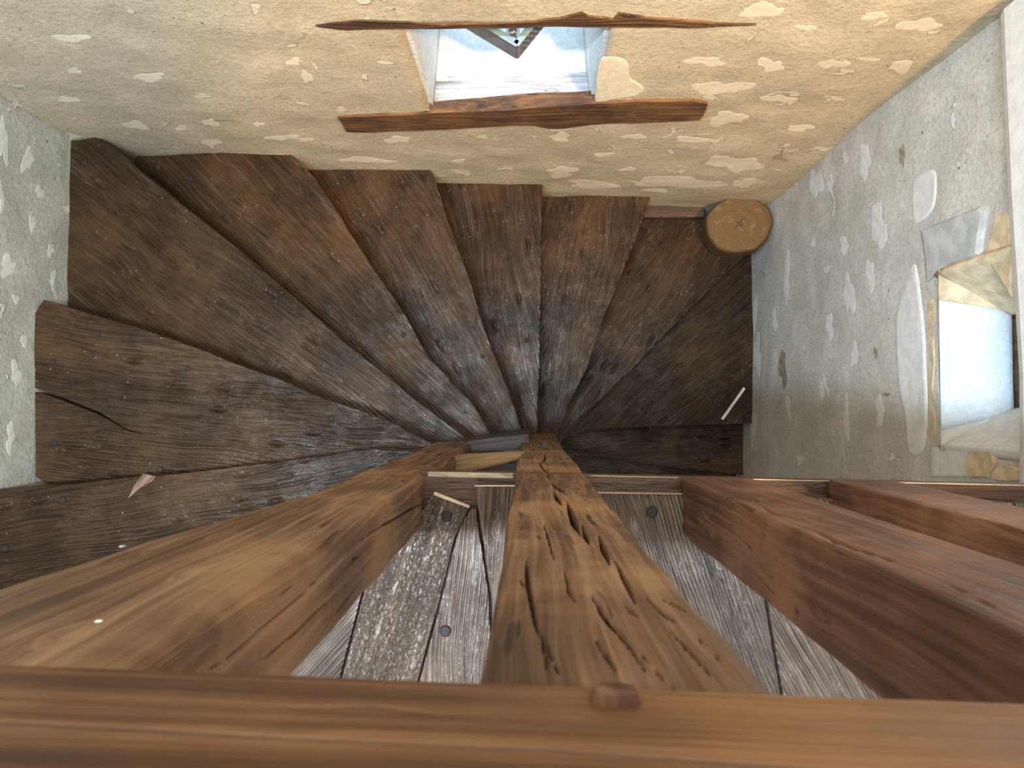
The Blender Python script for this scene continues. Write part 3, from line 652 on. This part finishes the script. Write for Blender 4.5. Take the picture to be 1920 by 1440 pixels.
# ------------------------------------------------------------------ back window: lintel, sill timber, niche
def wallprism(name, pts, mat, proud, deep, label, cat, stepm=.02, seed=0.):
    hp = [hit(S_back, x, y) for x, y in pts]; ca = sum(p[0] for p in hp)/len(hp); cz = sum(p[1] for p in hp)/len(hp); yb = yback(ca)
    bm = bmesh.new(); P = resample([Vector((a, z, 0)) for a, z in hp], stepm, .006, seed)
    fr = [bm.verts.new((p.x-ca, S_back(p.x, p.y).y-yb-proud, p.y-cz)) for p in P]
    bv = [bm.verts.new((p.x-ca, deep, p.y-cz)) for p in P]; n = len(P)
    bm.faces.new(fr); bm.faces.new(bv[::-1])
    for i in range(n): bm.faces.new((fr[i], fr[(i+1) % n], bv[(i+1) % n], bv[i]))
    bmesh.ops.recalc_face_normals(bm, faces=bm.faces); bmesh.ops.triangulate(bm, faces=[f for f in bm.faces if len(f.verts) > 4])
    o = finish(name, bm, mat, Matrix.Translation((ca, yb, cz))); return tag(o, label, cat)
wallprism('window_lintel', [(592,46),(625,41),(660,37),(720,38),(765,39),(830,44),(900,42),(1000,38),(1050,32),(1090,21),(1102,27),(1150,33),(1160,22),(1200,28),(1290,36),(1340,41),(1418,43),(1350,46),(1290,49),(1200,48),(1140,47),(1000,47),(860,50),(750,50),(650,53)],
   M_BEAM, .006, .16, 'ragged edged oak lintel over the small window in the ochre wall', 'beam', seed=3.)
wallprism('window_sill_beam', [(633,216),(700,213),(790,209),(880,204),(1000,197),(1100,190),(1200,185),(1300,184),(1326,190),(1321,206),(1312,221),(1240,224),(1110,229),(1060,236),(1035,237),(1000,231),(950,231),(860,237),(780,241),(650,243)],
   M_BEAM, .010, .035, 'rough oak beam under the small window in the ochre wall', 'beam', seed=5.)
a0, a1, z0, z1 = BH
win1 = tag(empty('window_1', (-.06, 1.1, z0)), 'bright deep niche window in the back wall', kind='structure')
def grid_quad(name, c00, c10, c11, c01, mat, parent, n=14, amp=.006, seed=0., label=None):
    c = [Vector(v) for v in (c00, c10, c11, c01)]; nn = (c[1]-c[0]).cross(c[3]-c[0]).normalized(); o0 = sum(c, Vector())/4; bm = bmesh.new()
    g = [[None]*(n+1) for _ in range(n+1)]
    for i in range(n+1):
        for j in range(n+1):
            u, v = i/n, j/n; p = c[0]*(1-u)*(1-v)+c[1]*u*(1-v)+c[2]*u*v+c[3]*(1-u)*v
            g[i][j] = bm.verts.new(p+nn*amp*noise.noise(p*9+Vector((seed, 0, 0)))-o0)
    for i in range(n):
        for j in range(n): bm.faces.new((g[i][j], g[i+1][j], g[i+1][j+1], g[i][j+1]))
    o = finish(name, bm, mat, Matrix.Translation(o0), parent, True)
    m_ = o.modifiers.new('thickness', 'SOLIDIFY'); m_.thickness = .03; m_.offset = 0
    if label: o['label'] = label
    return o
yo = 1.52; ya = 1.078
grid_quad('reveal', (a0, ya, z0), (a0+.03, yo, z0), (a0+.03, yo, z1), (a0, ya, z1), M_NICHE, win1, seed=1.)
grid_quad('reveal', (a1, ya, z0), (a1-.03, yo, z0), (a1-.03, yo, z1), (a1, ya, z1), M_NICHE, win1, seed=2.)
grid_quad('reveal', (a0, ya+.12, z1+.016), (a1, ya+.12, z1+.016), (a1, yo, z1+.016), (a0, yo, z1+.016), M_NICHE, win1, seed=3.)
grid_quad('sloping_sill', (a0, 1.17, z0-.012), (a1, 1.17, z0-.012), (a1, yo, z0-.03), (a0, yo, z0-.03), M_NICHE, win1, seed=4., amp=.01)
P4 = [PD(x, y, 2.742) for x, y in ((798,142),(900,140),(1000,138),(1118,134),(1120,203),(798,205))]
M_SILLW = wood('sill_sheen_oak', (.22, .21, .21), (.50, .49, .50), (.70, .70, .72), relief=.006, fine=60, rough=(.3, .45), spec=.8, swirl=.05)  # window reflection on the sill plank put into its pale base colour
plank('sill_plank', P4, .03, Vector((1, .02, 0)), M_SILLW, win1, .004, 3., .004)
# outer frame and pane
for nm, bx in (('window_frame', (a0+.02, a0+.06, yo-.03, yo, z0, z1)), ('window_frame', (a1-.06, a1-.02, yo-.03, yo, z0, z1)), ('window_frame', (a0+.06, a1-.06, yo-.03, yo, z1-.04, z1)), ('window_frame', (a0+.06, a1-.06, yo-.03, yo, z0-.02, z0+.03))):
    box(nm, *bx, M_DARKW, win1, .003)
box('pane', a0+.06, a1-.06, yo-.018, yo-.014, z0+.03, z1-.04, glass_mat('clear_glass', (.95, .98, 1.), .06), win1)
# ------------------------------------------------------------------ lantern hanging in the niche
tip = PD(969, 82, 2.30); Ls = .19; hL = .098
dl = Vector((-.85, .527, 0)).normalized(); dr = Vector((.62, .78, 0)).normalized()
cen = tip + (dl+dr)*Ls/2
lan = empty('wall_lantern', (cen.x, cen.y, cen.z-hL), 'square grey metal lantern with clear bulb hanging inside the bright window niche', 'lantern')
cor = [tip, tip+dr*Ls, tip+dl*Ls+dr*Ls, tip+dl*Ls]
for i in range(4):
    A_, B_ = cor[i], cor[(i+1) % 4]; g = (B_-A_).normalized(); L = (B_-A_).length; M = Matrix.Translation((A_+B_)/2-Vector((0, 0, hL/2))) @ Matrix.Rotation(math.atan2(g.y, g.x), 4, 'Z')
    bm = bmesh.new(); box_bm(bm, -L/2, L/2, -.004, .004, -hL/2, hL/2, .001); sp = finish('side_panel', bm, M_LANT, M, lan)
    bm = bmesh.new(); box_bm(bm, -L/2-.004, L/2+.004, -.010, .010, hL/2, hL/2+.005, .001); finish('rim', bm, plain('blue_grey_metal', (.42, .62, .68), .35, .4), M, lan)
    if i == 0:
        for q in range(9):
            for (dx_, dz_) in ((0, 0), (.007, .018), (0, .036), (.007, -.018), (0, -.034)):
                bm = bmesh.new(); xx = -L/2+.018+q*.019+dx_
                bmesh.ops.create_cone(bm, segments=8, radius1=.0055, radius2=.004, depth=.004, cap_ends=True, matrix=Matrix.Translation((xx, -.005, dz_)) @ Matrix.Rotation(math.pi/2, 4, 'X'))
                finish('rivet', bm, plain('iron_dark', (.06,.06,.07), .5, .3) if q == 0 and dz_ == 0 and dx_ == 0 else bpy.data.materials['iron_dark'], M, sp)
bm = bmesh.new(); box_bm(bm, -.012, .012, -.012, .012, -.02, .02, .004); finish('socket', bm, M_LANT, Matrix.Translation(PD(962, 60, 2.36)), lan)
bm = bmesh.new(); bmesh.ops.create_uvsphere(bm, u_segments=20, v_segments=14, radius=.021); finish('bulb', bm, M_BULB, Matrix.Translation(PD(962, 60, 2.30)), lan, True)
box('bracket', cen.x-.008, cen.x+.008, cen.y+.1, yo-.03, cen.z-.02, cen.z-.004, M_LANT, lan)
box('cross_bar', cen.x-.09, cen.x+.09, cen.y-.006, cen.y+.006, cen.z-.075, cen.z-.068, M_LANT, lan)

# ------------------------------------------------------------------ right window
win2 = tag(empty('window_2', (XR+.1, .13, CZ-2.3)), 'small splayed window low in the right wall', kind='structure')
y0, y1, z0, z1 = RH; xo = XR+.155; yi0, yi1 = -.022, .268; zi = CZ-2.22
f0, f1 = XR-.006, xo
grid_quad('sloping_sill', (f0-.006, yi0-.05, z0), (f0-.006, yi1+.05, z0), (xo, yi1, zi), (xo, yi0, zi), M_NICHE, win2, seed=6.)
grid_quad('splayed_reveal', (f0-.004, y1, z0-.01), (f0-.004, y1, z1), (xo, yi1, z1), (xo, yi1, zi-.05), plain('warm_lit_reveal', (.76, .62, .40), .9, n_scale=20, var=.3, relief=.003), win2, seed=7., label='splayed side of the window with its warm light painted in')  # orange cast of the light put into the reveal's colour
grid_quad('splayed_reveal', (f0-.004, y0, z0-.01), (f0-.004, y0, z1), (xo, yi0, z1), (xo, yi0, zi-.05), M_PATCHR, win2, seed=8.)
grid_quad('reveal', (f0, y0, z1), (f0, y1, z1), (xo, yi1, z1), (xo, yi0, z1), M_PATCHR, win2, seed=9.)
# corner fillers of the sill
grid_quad('sill_corner', (f0-.006, yi1+.04, z0), (f0-.006, y1, z0), (xo, yi1+.01, zi), (xo, yi1, zi), M_ORANGE, win2, n=6, seed=10.)
grid_quad('sill_corner', (f0-.006, yi0-.04, z0), (f0-.006, y0, z0), (xo, yi0-.01, zi), (xo, yi0, zi), M_PATCHR, win2, n=6, seed=11.)
xf = xo
for bx in ((xf, xf+.05, yi0-.02, yi0+.02, zi-.02, z1), (xf, xf+.05, yi1-.02, yi1+.02, zi-.02, z1), (xf, xf+.05, yi0+.02, yi1-.02, zi-.03, zi+.035), (xf, xf+.05, yi0+.02, yi1-.02, z1-.04, z1)):
    box('window_frame', *bx, M_DARKW, win2, .003)
box('pane', xf+.02, xf+.026, yi0+.02, yi1-.02, zi+.035, z1-.04, M_GLASS, win2)
